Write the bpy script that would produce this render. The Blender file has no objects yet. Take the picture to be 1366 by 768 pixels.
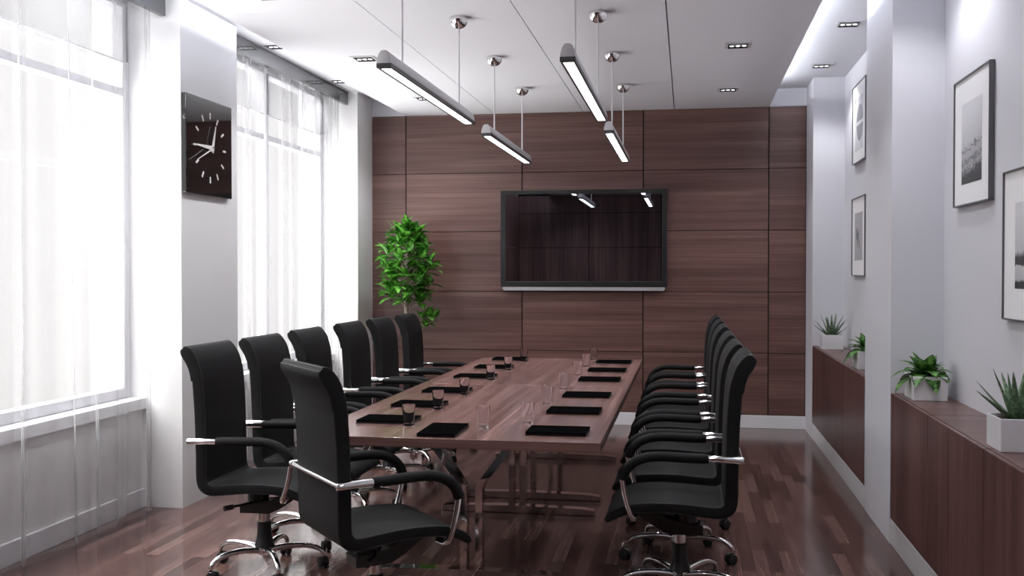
import bpy, bmesh, math, random
from mathutils import Vector, Matrix
PI = math.pi
scn = bpy.context.scene
COL = scn.collection

# ------------------------------------------------------------------ camera
H = 1.485
cam = bpy.data.cameras.new('camera'); camo = bpy.data.objects.new('camera', cam); COL.objects.link(camo)
camo.location = (0, 0, H)
camo.rotation_euler = (Matrix.Rotation(0.1687, 4, 'Z') @ Matrix.Rotation(PI/2 - 0.0171, 4, 'X')).to_euler()
cam.sensor_fit = 'HORIZONTAL'; cam.sensor_width = 36.0
cam.lens = 36.0 * 1372.68 / 1366.0
cam.clip_start = 0.05; cam.clip_end = 200
scn.camera = camo

# ------------------------------------------------------------------ light and exposure
scn.view_settings.view_transform = 'Standard'
scn.view_settings.look = 'None'
scn.view_settings.gamma = 1.0
scn.view_settings.use_curve_mapping = False
scn.view_settings.exposure = 0.15
W = bpy.data.worlds.new('sky'); scn.world = W; W.use_nodes = True
SKY_LOW, SKY_HIGH, GROUND = 1.0, 13.5, 10.0     # overcast sky: pale at the horizon, far brighter overhead
_n = W.node_tree.nodes; _l = W.node_tree.links.new
_tc = _n.new('ShaderNodeTexCoord'); _sx = _n.new('ShaderNodeSeparateXYZ'); _mr = _n.new('ShaderNodeMapRange')
_mr.interpolation_type = 'SMOOTHSTEP'
_mr.inputs['From Min'].default_value = 0.18; _mr.inputs['From Max'].default_value = 0.80
_mr.inputs['To Min'].default_value = SKY_LOW; _mr.inputs['To Max'].default_value = SKY_HIGH
_l(_tc.outputs['Generated'], _sx.inputs[0]); _l(_sx.outputs[2], _mr.inputs['Value'])
_n['Background'].inputs[0].default_value = (1.0, 0.985, 0.975, 1)
_gr = _n.new('ShaderNodeMapRange'); _gr.interpolation_type = 'SMOOTHSTEP'     # sunlit ground below the horizon
_gr.inputs['From Min'].default_value = -0.16; _gr.inputs['From Max'].default_value = -0.5
_gr.inputs['To Min'].default_value = 0.0; _gr.inputs['To Max'].default_value = GROUND
_l(_sx.outputs[2], _gr.inputs['Value']); _ad = _n.new('ShaderNodeMath'); _ad.operation = 'ADD'
_l(_mr.outputs['Result'], _ad.inputs[0]); _l(_gr.outputs['Result'], _ad.inputs[1])
_l(_ad.outputs[0], _n['Background'].inputs[1])
SPOT_W = 26.0        # each ceiling downlight
COVE_E = 38.0         # cove strips above the suspended ceiling
PEND_E = 10.0         # pendant diffusers
COOL = (0.96, 0.965, 1.0)
cy = scn.cycles
try:
    cy.max_bounces = 10; cy.diffuse_bounces = 5; cy.glossy_bounces = 5; cy.transmission_bounces = 8
    cy.transparent_max_bounces = 16; cy.sample_clamp_indirect = 6.0; cy.caustics_refractive = True
    cy.caustics_reflective = False; cy.use_light_tree = True; cy.blur_glossy = 0.5
except Exception: pass

def portal(y0, y1, z0, z1):
    l = bpy.data.lights.new('window_portal', 'AREA'); l.shape = 'RECTANGLE'
    l.size = z1-z0; l.size_y = y1-y0
    l.cycles.is_portal = True
    o = bpy.data.objects.new('window_portal', l); COL.objects.link(o)
    o.location = (-3.56, (y0+y1)/2, (z0+z1)/2); o.rotation_euler = (0, -PI/2, 0)
for a, b in ((3.3, 5.97), (6.78, 9.45)):
    portal(a, b, 0.7, 3.15)

# ------------------------------------------------------------------ materials
def new_mat(name):
    m = bpy.data.materials.new(name); m.use_nodes = True
    nt = m.node_tree; b = nt.nodes['Principled BSDF']
    return m, nt, b
def plain(name, col, rough=0.5, metal=0.0, spec=0.5, coat=0.0, bump=None, emit=None, sheen=0.0):
    m, nt, b = new_mat(name)
    b.inputs['Base Color'].default_value = (*col, 1); b.inputs['Roughness'].default_value = rough
    b.inputs['Metallic'].default_value = metal; b.inputs['Specular IOR Level'].default_value = spec
    b.inputs['Coat Weight'].default_value = coat; b.inputs['Coat Roughness'].default_value = 0.05
    if sheen: b.inputs['Sheen Weight'].default_value = sheen
    if emit: b.inputs['Emission Color'].default_value = (*emit[0], 1); b.inputs['Emission Strength'].default_value = emit[1]
    n = nt.nodes.new('ShaderNodeTexNoise'); tc = nt.nodes.new('ShaderNodeTexCoord')
    nt.links.new(tc.outputs['Object'], n.inputs['Vector'])
    n.inputs['Scale'].default_value = bump[0] if bump else 30
    if bump:
        n.inputs['Detail'].default_value = 3
        bp = nt.nodes.new('ShaderNodeBump'); bp.inputs['Strength'].default_value = bump[1]; bp.inputs['Distance'].default_value = 0.002
        nt.links.new(n.outputs['Fac'], bp.inputs['Height']); nt.links.new(bp.outputs['Normal'], b.inputs['Normal'])
    else:   # faint roughness variation
        mr = nt.nodes.new('ShaderNodeMapRange'); mr.inputs['To Min'].default_value = rough*0.92; mr.inputs['To Max'].default_value = min(1, rough*1.08)
        nt.links.new(n.outputs['Fac'], mr.inputs['Value']); nt.links.new(mr.outputs['Result'], b.inputs['Roughness'])
    return m
def wood(name, dark, mid, light, axis, rough=0.3, coat=0.0, fine=90, band=9, spec=0.5):
    """axis = the world axis the grain runs along"""
    m, nt, b = new_mat(name); L = nt.links.new
    g = nt.nodes.new('ShaderNodeNewGeometry'); oi = nt.nodes.new('ShaderNodeObjectInfo')
    mul = nt.nodes.new('ShaderNodeMath'); mul.operation = 'MULTIPLY'; mul.inputs[1].default_value = 37.0
    L(oi.outputs['Random'], mul.inputs[0])
    add = nt.nodes.new('ShaderNodeVectorMath'); add.operation = 'ADD'
    L(g.outputs['Position'], add.inputs[0]); L(mul.outputs[0], add.inputs[1])
    def nz(across, along, det, dist=0.0):
        mp = nt.nodes.new('ShaderNodeMapping'); s = [across]*3; s['XYZ'.index(axis)] = along
        mp.inputs['Scale'].default_value = s; L(add.outputs[0], mp.inputs['Vector'])
        n = nt.nodes.new('ShaderNodeTexNoise'); n.inputs['Scale'].default_value = 1.0; n.inputs['Detail'].default_value = det
        n.inputs['Distortion'].default_value = dist
        L(mp.outputs[0], n.inputs['Vector']); return n
    a = nz(fine, 1.1, 4, 0.2); c = nz(band, 0.35, 3, 0.3)
    mx = nt.nodes.new('ShaderNodeMix'); mx.data_type = 'FLOAT'; mx.inputs[0].default_value = 0.55
    L(a.outputs['Fac'], mx.inputs[2]); L(c.outputs['Fac'], mx.inputs[3])
    r = nt.nodes.new('ShaderNodeValToRGB'); r.color_ramp.elements[0].position = 0.34; r.color_ramp.elements[0].color = (*dark, 1)
    r.color_ramp.elements[1].position = 0.66; r.color_ramp.elements[1].color = (*light, 1)
    e = r.color_ramp.elements.new(0.5); e.color = (*mid, 1)
    L(mx.outputs[0], r.inputs[0]); L(r.outputs[0], b.inputs['Base Color'])
    b.inputs['Roughness'].default_value = rough; b.inputs['Coat Weight'].default_value = coat; b.inputs['Coat Roughness'].default_value = 0.06
    b.inputs['Specular IOR Level'].default_value = spec
    bp = nt.nodes.new('ShaderNodeBump'); bp.inputs['Strength'].default_value = 0.08; bp.inputs['Distance'].default_value = 0.001
    L(a.outputs['Fac'], bp.inputs['Height'])
    return m
def floor_mat():
    m, nt, b = new_mat('laminate_floor'); L = nt.links.new
    g = nt.nodes.new('ShaderNodeNewGeometry')
    mp = nt.nodes.new('ShaderNodeMapping'); mp.inputs['Rotation'].default_value = (0, 0, PI/2)
    L(g.outputs['Position'], mp.inputs['Vector'])
    br = nt.nodes.new('ShaderNodeTexBrick'); br.offset = 0.37; br.offset_frequency = 2; br.squash = 1
    br.inputs['Color1'].default_value = (0, 0, 0, 1); br.inputs['Color2'].default_value = (1, 1, 1, 1); br.inputs['Mortar'].default_value = (0.5, 0.5, 0.5, 1)
    br.inputs['Scale'].default_value = 1.0; br.inputs['Brick Width'].default_value = 0.62; br.inputs['Row Height'].default_value = 0.068
    br.inputs['Mortar Size'].default_value = 0.0009; br.inputs['Mortar Smooth'].default_value = 0.2
    L(mp.outputs[0], br.inputs['Vector'])
    sp = nt.nodes.new('ShaderNodeSeparateColor'); L(br.outputs['Color'], sp.inputs[0])
    def nz(across, along, det):
        mp2 = nt.nodes.new('ShaderNodeMapping'); mp2.inputs['Scale'].default_value = (across, along, across)
        ad = nt.nodes.new('ShaderNodeVectorMath'); ad.operation = 'ADD'
        mu = nt.nodes.new('ShaderNodeMath'); mu.operation = 'MULTIPLY'; mu.inputs[1].default_value = 7.3
        L(sp.outputs[0], mu.inputs[0]); L(g.outputs['Position'], ad.inputs[0]); L(mu.outputs[0], ad.inputs[1]); L(ad.outputs[0], mp2.inputs['Vector'])
        n = nt.nodes.new('ShaderNodeTexNoise'); n.inputs['Scale'].default_value = 1; n.inputs['Detail'].default_value = det; L(mp2.outputs[0], n.inputs['Vector']); return n
    a = nz(110, 2.2, 4); c = nz(34, 1.2, 3)
    mx = nt.nodes.new('ShaderNodeMix'); mx.data_type = 'FLOAT'; mx.inputs[0].default_value = 0.5
    L(a.outputs['Fac'], mx.inputs[2]); L(c.outputs['Fac'], mx.inputs[3])
    m2 = nt.nodes.new('ShaderNodeMix'); m2.data_type = 'FLOAT'; m2.inputs[0].default_value = 0.32
    L(mx.outputs[0], m2.inputs[2]); L(sp.outputs[0], m2.inputs[3])
    r = nt.nodes.new('ShaderNodeValToRGB'); r.color_ramp.elements[0].position = 0.28; r.color_ramp.elements[0].color = (0.034, 0.016, 0.0135, 1)
    r.color_ramp.elements[1].position = 0.72; r.color_ramp.elements[1].color = (0.190, 0.110, 0.096, 1)
    e = r.color_ramp.elements.new(0.5); e.color = (0.096, 0.051, 0.044, 1)
    L(m2.outputs[0], r.inputs[0])
    dk = nt.nodes.new('ShaderNodeMix'); dk.data_type = 'RGBA'; L(br.outputs['Fac'], dk.inputs[0]); L(r.outputs[0], dk.inputs[6]); dk.inputs[7].default_value = (0.03, 0.015, 0.012, 1)
    L(dk.outputs[2], b.inputs['Base Color'])
    b.inputs['Roughness'].default_value = 0.15; b.inputs['Specular IOR Level'].default_value = 0.42
    return m
def paint(name, col):
    return plain(name, col, 0.75, spec=0.25, bump=(160, 0.06))

M = {}
M['wall'] = paint('wall_paint', (0.70, 0.70, 0.74))
M['wall_left'] = paint('white_paint', (0.78, 0.78, 0.78))
M['ceil'] = plain('ceiling_board', (0.79, 0.80, 0.84), 0.8, spec=0.2, bump=(9, 0.10))
M['gap'] = plain('dark_gap', (0.01, 0.01, 0.01), 0.9, spec=0.1)
M['floor'] = floor_mat()
M['trim'] = plain('white_trim', (0.74, 0.74, 0.76), 0.4)
M['panel'] = wood('veneer_horizontal', (0.085, 0.043, 0.037), (0.140, 0.074, 0.064), (0.215, 0.122, 0.106), 'X', 0.30, fine=120, band=12)
M['vert'] = wood('veneer_vertical', (0.050, 0.021, 0.019), (0.105, 0.048, 0.042), (0.185, 0.092, 0.082), 'Z', 0.34, fine=90, band=12)
M['rear'] = wood('veneer_rear_lightened', (0.10, 0.055, 0.048), (0.17, 0.10, 0.088), (0.28, 0.17, 0.15), 'Z', 0.35, fine=60, band=6)  # panel wood made paler, standing in for light the rear wall lacks
M['vert_top'] = wood('veneer_top', (0.06, 0.028, 0.024), (0.11, 0.055, 0.048), (0.17, 0.09, 0.08), 'X', 0.32, fine=70, band=10)
M['table'] = wood('table_veneer', (0.090, 0.044, 0.038), (0.165, 0.088, 0.077), (0.33, 0.20, 0.18), 'Y', 0.20, fine=80, band=17, spec=0.38)
M['leather'] = plain('black_leather', (0.0075, 0.0075, 0.008), 0.65, spec=0.2, bump=(420, 0.35))
M['leather_lit'] = plain('black_leather_lit', (0.022, 0.022, 0.024), 0.55, spec=0.4, bump=(420, 0.35))  # unused lighter copy: light on the chair sides put into the colour
M['piping'] = plain('black_piping', (0.006, 0.006, 0.006), 0.5)
M['chrome'] = plain('chrome', (0.80, 0.79, 0.79), 0.06, metal=1.0)
M['plastic'] = plain('black_plastic', (0.012, 0.012, 0.013), 0.35)
M['alu'] = plain('satin_aluminium', (0.74, 0.74, 0.76), 0.4, metal=0.1)
M['cable'] = plain('pale_cable', (0.80, 0.80, 0.82), 0.4)
M['alu_dark'] = plain('dark_aluminium', (0.12, 0.12, 0.125), 0.35, metal=0.5)
M['diff'] = plain('lamp_diffuser', (0.9, 0.9, 0.9), 0.5, emit=((1, 0.99, 0.985), PEND_E))
M['cove'] = plain('cove_strip', (0.9, 0.9, 0.9), 0.5, emit=((0.93, 0.95, 1.0), COVE_E))
M['bulb'] = plain('lit_bulb', (0.9, 0.9, 0.9), 0.5, emit=((1, 1, 1), 3.0))
M['pelmet'] = plain('dark_gloss_pelmet', (0.055, 0.055, 0.058), 0.10, spec=0.5, coat=0.15)
M['frame'] = plain('window_frame_paint', (0.60, 0.60, 0.63), 0.4)
M['tvblack'] = plain('tv_bezel', (0.012, 0.013, 0.014), 0.3)
M['screen'] = plain('tv_screen', (0.30, 0.31, 0.36), 0.012, metal=1.0)
M['silver'] = plain('silver_bar', (0.55, 0.55, 0.56), 0.3, metal=0.3)
M['pad'] = plain('black_pad', (0.003, 0.003, 0.003), 0.7, spec=0.0)
M['pad_edge'] = plain('black_pad_edge', (0.008, 0.008, 0.009), 0.35, spec=0.15)
M['clock'] = plain('clock_glass', (0.006, 0.005, 0.005), 0.03, spec=0.8, coat=0.5)
M['ivory'] = plain('clock_hand', (0.82, 0.80, 0.76), 0.4)
M['mat'] = plain('picture_mount', (0.93, 0.93, 0.94), 0.6)
M['picframe'] = plain('picture_frame_dark', (0.10, 0.10, 0.105), 0.3, metal=0.3)
M['pot'] = plain('white_ceramic', (0.80, 0.80, 0.82), 0.35, bump=(40, 0.05))
M['soil'] = plain('soil', (0.03, 0.02, 0.015), 0.9, bump=(60, 0.6))
M['bark'] = plain('pale_bark', (0.42, 0.34, 0.30), 0.8, bump=(50, 0.5))
M['hose'] = plain('tread', (0.02, 0.02, 0.02), 0.6)

def leafmat(name, c1, c2, scale, rough=0.4, edge=None):
    m, nt, b = new_mat(name); L = nt.links.new
    tc = nt.nodes.new('ShaderNodeTexCoord'); n = nt.nodes.new('ShaderNodeTexNoise'); n.inputs['Scale'].default_value = scale; n.inputs['Detail'].default_value = 3
    L(tc.outputs['Object'], n.inputs['Vector'])
    r = nt.nodes.new('ShaderNodeValToRGB'); r.color_ramp.elements[0].position = 0.42; r.color_ramp.elements[1].position = 0.6
    r.color_ramp.elements[0].color = (*c1, 1); r.color_ramp.elements[1].color = (*c2, 1)
    if edge:   # variegated: pale centre along the leaf's own UV
        sx = nt.nodes.new('ShaderNodeSeparateXYZ'); L(tc.outputs['UV'], sx.inputs[0])
        ab = nt.nodes.new('ShaderNodeMath'); ab.operation = 'ABSOLUTE'; su = nt.nodes.new('ShaderNodeMath'); su.operation = 'SUBTRACT'; su.inputs[1].default_value = 0.5
        L(sx.outputs[0], su.inputs[0]); L(su.outputs[0], ab.inputs[0])
        ad = nt.nodes.new('ShaderNodeMath'); ad.operation = 'MULTIPLY_ADD'; ad.inputs[1].default_value = -0.55; ad.inputs[2].default_value = 0.14
        L(ab.outputs[0], ad.inputs[0])
        a2 = nt.nodes.new('ShaderNodeMath'); a2.operation = 'ADD'; L(n.outputs['Fac'], a2.inputs[0]); L(ad.outputs[0], a2.inputs[1]); L(a2.outputs[0], r.inputs[0])
    else: L(n.outputs['Fac'], r.inputs[0])
    L(r.outputs[0], b.inputs['Base Color']); b.inputs['Roughness'].default_value = rough
    out = nt.nodes['Material Output']; tr = nt.nodes.new('ShaderNodeBsdfTranslucent'); L(r.outputs[0], tr.inputs['Color'])
    ms = nt.nodes.new('ShaderNodeMixShader'); ms.inputs[0].default_value = 0.22
    L(b.outputs[0], ms.inputs[1]); L(tr.outputs[0], ms.inputs[2]); L(ms.outputs[0], out.inputs['Surface'])
    return m
M['ficus'] = leafmat('ficus_leaf', (0.022, 0.14, 0.010), (0.16, 0.46, 0.06), 22, edge=True)
M['hosta'] = leafmat('variegated_leaf', (0.010, 0.055, 0.008), (0.16, 0.36, 0.08), 60, edge=True)
M['aloe'] = leafmat('aloe_leaf', (0.11, 0.20, 0.11), (0.27, 0.38, 0.24), 60, 0.5)

def sheer_mat():
    m = bpy.data.materials.new('sheer_voile'); m.use_nodes = True; nt = m.node_tree; nt.nodes.clear(); L = nt.links.new
    out = nt.nodes.new('ShaderNodeOutputMaterial')
    t = nt.nodes.new('ShaderNodeBsdfTransparent'); t.inputs[0].default_value = (1, 1, 1, 1)
    d = nt.nodes.new('ShaderNodeBsdfDiffuse'); d.inputs[0].default_value = (0.78, 0.78, 0.80, 1)
    tl = nt.nodes.new('ShaderNodeBsdfTranslucent'); tl.inputs[0].default_value = (0.13, 0.13, 0.136, 1)
    m1 = nt.nodes.new('ShaderNodeMixShader'); m1.inputs[0].default_value = 0.45; L(d.outputs[0], m1.inputs[1]); L(tl.outputs[0], m1.inputs[2])
    lw = nt.nodes.new('ShaderNodeLayerWeight'); lw.inputs['Blend'].default_value = 0.35
    mr = nt.nodes.new('ShaderNodeMapRange'); mr.inputs['From Min'].default_value = 0.0; mr.inputs['From Max'].default_value = 1.0
    mr.inputs['To Min'].default_value = 0.115; mr.inputs['To Max'].default_value = 0.70
    L(lw.outputs['Facing'], mr.inputs['Value'])
    m2 = nt.nodes.new('ShaderNodeMixShader'); L(mr.outputs['Result'], m2.inputs[0]); L(t.outputs[0], m2.inputs[1]); L(m1.outputs[0], m2.inputs[2])
    L(m2.outputs[0], out.inputs['Surface']); return m
def thin_mat(name, opac, col, gloss=0.0):
    m = bpy.data.materials.new(name); m.use_nodes = True; nt = m.node_tree; nt.nodes.clear(); L = nt.links.new
    out = nt.nodes.new('ShaderNodeOutputMaterial'); t = nt.nodes.new('ShaderNodeBsdfTransparent')
    if gloss:
        d = nt.nodes.new('ShaderNodeBsdfGlossy'); d.inputs['Roughness'].default_value = 0.02; d.inputs[0].default_value = (*col, 1)
        ms = nt.nodes.new('ShaderNodeMixShader'); ms.inputs[0].default_value = 0.04
    else:
        d = nt.nodes.new('ShaderNodeBsdfTranslucent'); d.inputs[0].default_value = (*col, 1)
        ms = nt.nodes.new('ShaderNodeMixShader'); ms.inputs[0].default_value = opac
    L(t.outputs[0], ms.inputs[1]); L(d.outputs[0], ms.inputs[2]); L(ms.outputs[0], out.inputs['Surface']); return m
M['sheer'] = sheer_mat()
M['pane'] = thin_mat('window_glass', 0, (1, 1, 1), 1)
M['blind'] = thin_mat('blind_cloth', 0.5, (0.21, 0.21, 0.215))
def glass_mat():
    m, nt, b = new_mat('drinking_glass'); b.inputs['Base Color'].default_value = (0.98, 0.98, 1, 1)
    b.inputs['Transmission Weight'].default_value = 1.0; b.inputs['Roughness'].default_value = 0.0; b.inputs['IOR'].default_value = 1.13
    return m
M['glass'] = glass_mat()

# ------------------------------------------------------------------ helpers
def obj(name, bm, mat, parent=None, smooth=False, matrix=None):
    me = bpy.data.meshes.new(name)
    if matrix is not None: bm.transform(matrix)
    bmesh.ops.recalc_face_normals(bm, faces=bm.faces)
    bm.to_mesh(me); bm.free()
    for k in (mat if isinstance(mat, (list, tuple)) else [mat]): me.materials.append(k)
    if smooth:
        for p in me.polygons: p.use_smooth = True
        try: me.set_sharp_from_angle(angle=math.radians(38))
        except Exception: pass
    o = bpy.data.objects.new(name, me); COL.objects.link(o)
    if parent is not None: o.parent = parent
    return o
def tag(o, label=None, cat=None, group=None, kind=None):
    if label: o['label'] = label
    if cat: o['category'] = cat
    if group: o['group'] = group
    if kind: o['kind'] = kind
    return o
def thing(name, label, cat, loc=(0, 0, 0), rz=0, group=None):
    o = bpy.data.objects.new(name, None); COL.objects.link(o); o.location = loc; o.rotation_euler = (0, 0, rz)
    o.empty_display_size = 0.1
    return tag(o, label, cat, group)
def dup(root, loc, rz, label):
    r = root.copy(); COL.objects.link(r); r.location = loc; r.rotation_euler = (0, 0, rz); r['label'] = label
    def kids(src, dst):
        for ch in [c for c in bpy.data.objects if c.parent == src and c.name not in made]:
            c = ch.copy(); made.add(c.name); COL.objects.link(c); c.parent = dst; kids(ch, c)
    made = set(); kids(root, r)
    return r
def struct(name, bm, mat, parent=None, smooth=False):
    o = obj(name, bm, mat, parent, smooth)
    if parent is None: o['kind'] = 'structure'
    return o
def BM(): return bmesh.new()
def box(bm, x0, x1, y0, y1, z0, z1, bev=0.0, mi=0, seg=2):
    r = bmesh.ops.create_cube(bm, size=1.0)
    vs = r['verts']
    bmesh.ops.scale(bm, verts=vs, vec=(x1-x0, y1-y0, z1-z0)); bmesh.ops.translate(bm, verts=vs, vec=((x0+x1)/2, (y0+y1)/2, (z0+z1)/2))
    fs = set(f for v in vs for f in v.link_faces)
    for f in fs: f.material_index = mi
    if bev > 0:
        es = set(e for v in vs for e in v.link_edges)
        bmesh.ops.bevel(bm, geom=list(es), offset=bev, segments=seg, affect='EDGES', profile=0.6)
    return bm
def boxo(*a, **k): return box(BM(), *a, **k)
def smooth_path(pts, n=6):
    P = [Vector(p) for p in pts]; out = []
    for i in range(len(P)-1):
        p0 = P[max(i-1, 0)]; p1 = P[i]; p2 = P[i+1]; p3 = P[min(i+2, len(P)-1)]
        for k in range(n):
            t = k/n; t2 = t*t; t3 = t2*t
            out.append(0.5*((2*p1)+(-p0+p2)*t+(2*p0-5*p1+4*p2-p3)*t2+(-p0+3*p1-3*p2+p3)*t3))
    out.append(P[-1]); return out
def tube(bm, pts, r, seg=12, cap=True, flat=1.0):
    """r scalar or list; flat squashes the second cross axis"""
    P = [Vector(p) for p in pts]; n = len(P)
    R = r if isinstance(r, (list, tuple)) else [r]*n
    rings = []; up = None
    for i in range(n):
        t = (P[min(i+1, n-1)]-P[max(i-1, 0)]).normalized()
        if up is None:
            up = Vector((0, 0, 1)) if abs(t.z) < 0.9 else Vector((1, 0, 0))
        u = (up - t*up.dot(t)).normalized(); v = t.cross(u); up = u
        ring = [bm.verts.new(P[i]+u*math.cos(2*PI*k/seg)*R[i]+v*math.sin(2*PI*k/seg)*R[i]*flat) for k in range(seg)]
        rings.append(ring)
    for a, b in zip(rings, rings[1:]):
        for k in range(seg): bm.faces.new((a[k], a[(k+1) % seg], b[(k+1) % seg], b[k]))
    if cap: bm.faces.new(rings[0][::-1]); bm.faces.new(rings[-1])
    return bm
def lathe(bm, prof, c=(0, 0, 0), seg=24, closed=False):
    rings = []
    for r, z in prof:
        if r < 1e-6: rings.append([bm.verts.new((c[0], c[1], c[2]+z))])
        else: rings.append([bm.verts.new((c[0]+r*math.cos(2*PI*k/seg), c[1]+r*math.sin(2*PI*k/seg), c[2]+z)) for k in range(seg)])
    pr = list(zip(rings, rings[1:]))
    if closed: pr.append((rings[-1], rings[0]))
    for a, b in pr:
        for k in range(seg):
            k2 = (k+1) % seg
            if len(a) == 1 and len(b) == 1: continue
            if len(a) == 1: bm.faces.new((a[0], b[k2], b[k]))
            elif len(b) == 1: bm.faces.new((a[k], a[k2], b[0]))
            else: bm.faces.new((a[k], a[k2], b[k2], b[k]))
    return bm
def prism(bm, poly, axis, a0, a1, bev=0.0):
    """poly = 2D outline; axis 'X': (y,z), 'Y': (x,z), 'Z': (x,y)"""
    def P(p, a): return {'X': (a, p[0], p[1]), 'Y': (p[0], a, p[1]), 'Z': (p[0], p[1], a)}[axis]
    A = [bm.verts.new(P(p, a0)) for p in poly]; B = [bm.verts.new(P(p, a1)) for p in poly]; n = len(poly)
    bm.faces.new(A); bm.faces.new(B[::-1])
    for i in range(n): bm.faces.new((A[i], B[i], B[(i+1) % n], A[(i+1) % n]))
    if bev: 
        vs = A+B; es = set(e for v in vs for e in v.link_edges)
        bmesh.ops.bevel(bm, geom=list(es), offset=bev, segments=2, affect='EDGES', profile=0.6)
    return bm

# ================================================================== THE ROOM
YB = 9.913; YF = -1.2; XL = -3.104; XR = 1.09; ZC = 3.18; ZS = 3.014
XWL = -3.37; XN = 1.36; WX = -3.45
struct('floor', boxo(-3.7, 1.6, YF-0.2, YB+0.2, -0.12, 0), M['floor'])
struct('ceiling', boxo(-3.7, 1.6, YF-0.2, YB+0.2, ZC, ZC+0.15), M['ceil'])

# suspended ceiling with its narrow joints
xs = [-2.756, -1.866, -0.995, -0.125, 0.751]; ys = [YF, 1.2, 3.2, 5.8, 8.45, YB]
bm = BM()
for i in range(4):
    for j in range(5):
        g = 0.003 if i < 2 else 0.0045
        box(bm, xs[i]+(g if i else 0), xs[i+1]-(g if i < 3 else 0), ys[j]+(0.0008 if j else 0), ys[j+1]-(0.0008 if j < 4 else 0), ZS, ZS+0.03)
box(bm, -2.745, 0.740, YF, YB, ZS+0.0295, ZS+0.036)
drop = struct('ceiling_suspended', bm, M['ceil'])
struct('ceiling_core', boxo(-2.45, 0.45, YF, YB, ZS+0.036, ZC), M['ceil'])

# walls
struct('wall_front', boxo(-3.7, 1.6, YF-0.15, YF, 0, ZC), M['gap'])
bm = BM()
yy = 9.45
struct('wall_back', boxo(-3.7, 1.6, YB+0.012, YB+0.2, 0, ZC), M['gap'])
struct('trim_back_upper', boxo(-3.2, 1.2, YB-0.002, YB+0.013, 3.0139, ZC), M['wall'])
wb = bpy.data.objects['wall_back']
cols = [-3.2, -2.756, -1.589, -0.4164, 0.7513, 1.09]; rows = [0.1243, 0.7057, 1.2811, 1.8637, 2.4386, 3.0135]
for i in range(5):
    for j in range(5):
        g = 0.0048
        obj('wood_panel', boxo(cols[i]+g, cols[i+1]-g, YB, YB+0.014, rows[j]+g*0.6, rows[j+1]-g*0.6, bev=0.0012, seg=1), M['panel'], wb)
struct('baseboard_back', boxo(XL, XR, YB-0.006, YB+0.013, 0, 0.1215, bev=0.002, seg=1), M['trim'])
# panelled wall behind the camera (seen only in reflections)
bm = BM()
for z0, z1 in ((0.0, 0.55), (0.55, 1.25), (1.25, 1.95), (1.95, 2.65), (2.65, 3.01)):
    for x0, x1 in ((-3.42, -1.97), (-1.97, -0.52), (-0.52, 0.93), (0.93, 1.355)):
        box(bm, x0+0.007, x1-0.007, YF, YF+0.016, z0+0.006, z1-0.006)
    for y0, y1 in ((YF+0.02, 0.1), (0.1, 1.3), (1.3, 2.488)):
        box(bm, -3.439, -3.42, y0+0.007, y1-0.007, z0+0.006, z1-0.006)
struct('trim_front', bm, M['rear'])

# left wall: piers, spandrels, window openings
bays = [(3.3, 5.97), (6.78, 9.45)]
bm = BM()
for a, b in ((2.49, 3.3), (5.97, 6.78), (9.45, YB)):
    box(bm, -3.7, XL, a, b, 0, ZC)
box(bm, -3.7, -3.44, YF, 2.49, 0, ZC)
for a, b in bays:
    box(bm, -3.7, XWL, a, b, 0, 0.62)
struct('wall_left', bm, M['wall_left'])
bm = BM()
for a, b in bays: box(bm, XWL-0.001, XWL+0.016, a, b, 0, 0.118, bev=0.003, seg=1)
struct('baseboard_left', bm, M['trim'])
for n, (a, b) in enumerate(bays):
    # window_n: frame of outer bars, mullion and transom; sill and panes are its parts
    fx0, fx1 = -3.53, WX; z0, z1 = 0.692, 3.17; w = 0.07
    bm = BM()
    box(bm, fx0, fx1, a, a+w, z0, z1, 0.004); box(bm, fx0, fx1, b-w, b, z0, z1, 0.004)
    box(bm, fx0, fx1, a+w, b-w, z0, z0+0.062, 0.004); box(bm, fx0, fx1, a+w, b-w, z1-0.06, z1, 0.004)
    ym = (a+b)/2
    box(bm, fx0, fx1, ym-0.035, ym+0.035, z0+0.062, z1-0.06, 0.004)
    for p, q in ((a+w, ym-0.035), (ym+0.035, b-w)): box(bm, fx0, fx1, p, q, 2.562, 2.612, 0.004)
    wn = struct('window_%d' % (n+1), bm, M['frame'])
    for p, q in ((a+w, ym-0.035), (ym+0.035, b-w)):
        for u, v in ((z0+0.062, 2.562), (2.612, z1-0.06)):
            obj('pane', boxo(-3.495, -3.49, p, q, u, v), M['pane'], wn)
    obj('window_sill', boxo(-3.6, -3.338, a+0.001, b-0.001, 0.619, 0.690, bev=0.006), M['trim'], wn)
    if True:
        bl = obj('roller_blind', boxo(-3.440, -3.4385, a+0.03, b-0.03, 2.775, 3.12), M['blind'])
        tag(bl, ('short roller blind at the top of the nearer window' if n == 0 else 'short roller blind at the top of the far window'), 'blind', 'roller blinds')
        obj('bottom_bar', boxo(-3.443, -3.435, a+0.03, b-0.03, 2.763, 2.775, 0.002), M['trim'], bl)
# pelmet boards
for n, (a, b) in enumerate(bays):
    pm = struct('trim_pelmet_%d' % (n+1), boxo(-3.225, -3.19, a+0.0, b-0.02, 3.058, ZC, bev=0.001, seg=1), M['pelmet'])

# right wall: piers and niches
niches = [(-0.6, 2.29), (3.0, 5.845), (6.66, 9.40)]
niches = [(3.105, 5.845), (6.66, 9.40)]
bm = BM()
for a, b in ((2.29, 3.105), (5.845, 6.66), (9.40, YB)):
    box(bm, XR, 1.7, a, b, 0, ZC)
box(bm, XN, 1.7, YF, YB, 0, ZC)
struct('wall_right', bm, M['wall'])
bm = BM()
for a, b in niches: box(bm, XR+0.002, XR+0.03, a+0.001, b-0.001, 0, 0.136, bev=0.002, seg=1)
struct('baseboard_right', bm, M['trim'])

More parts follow.
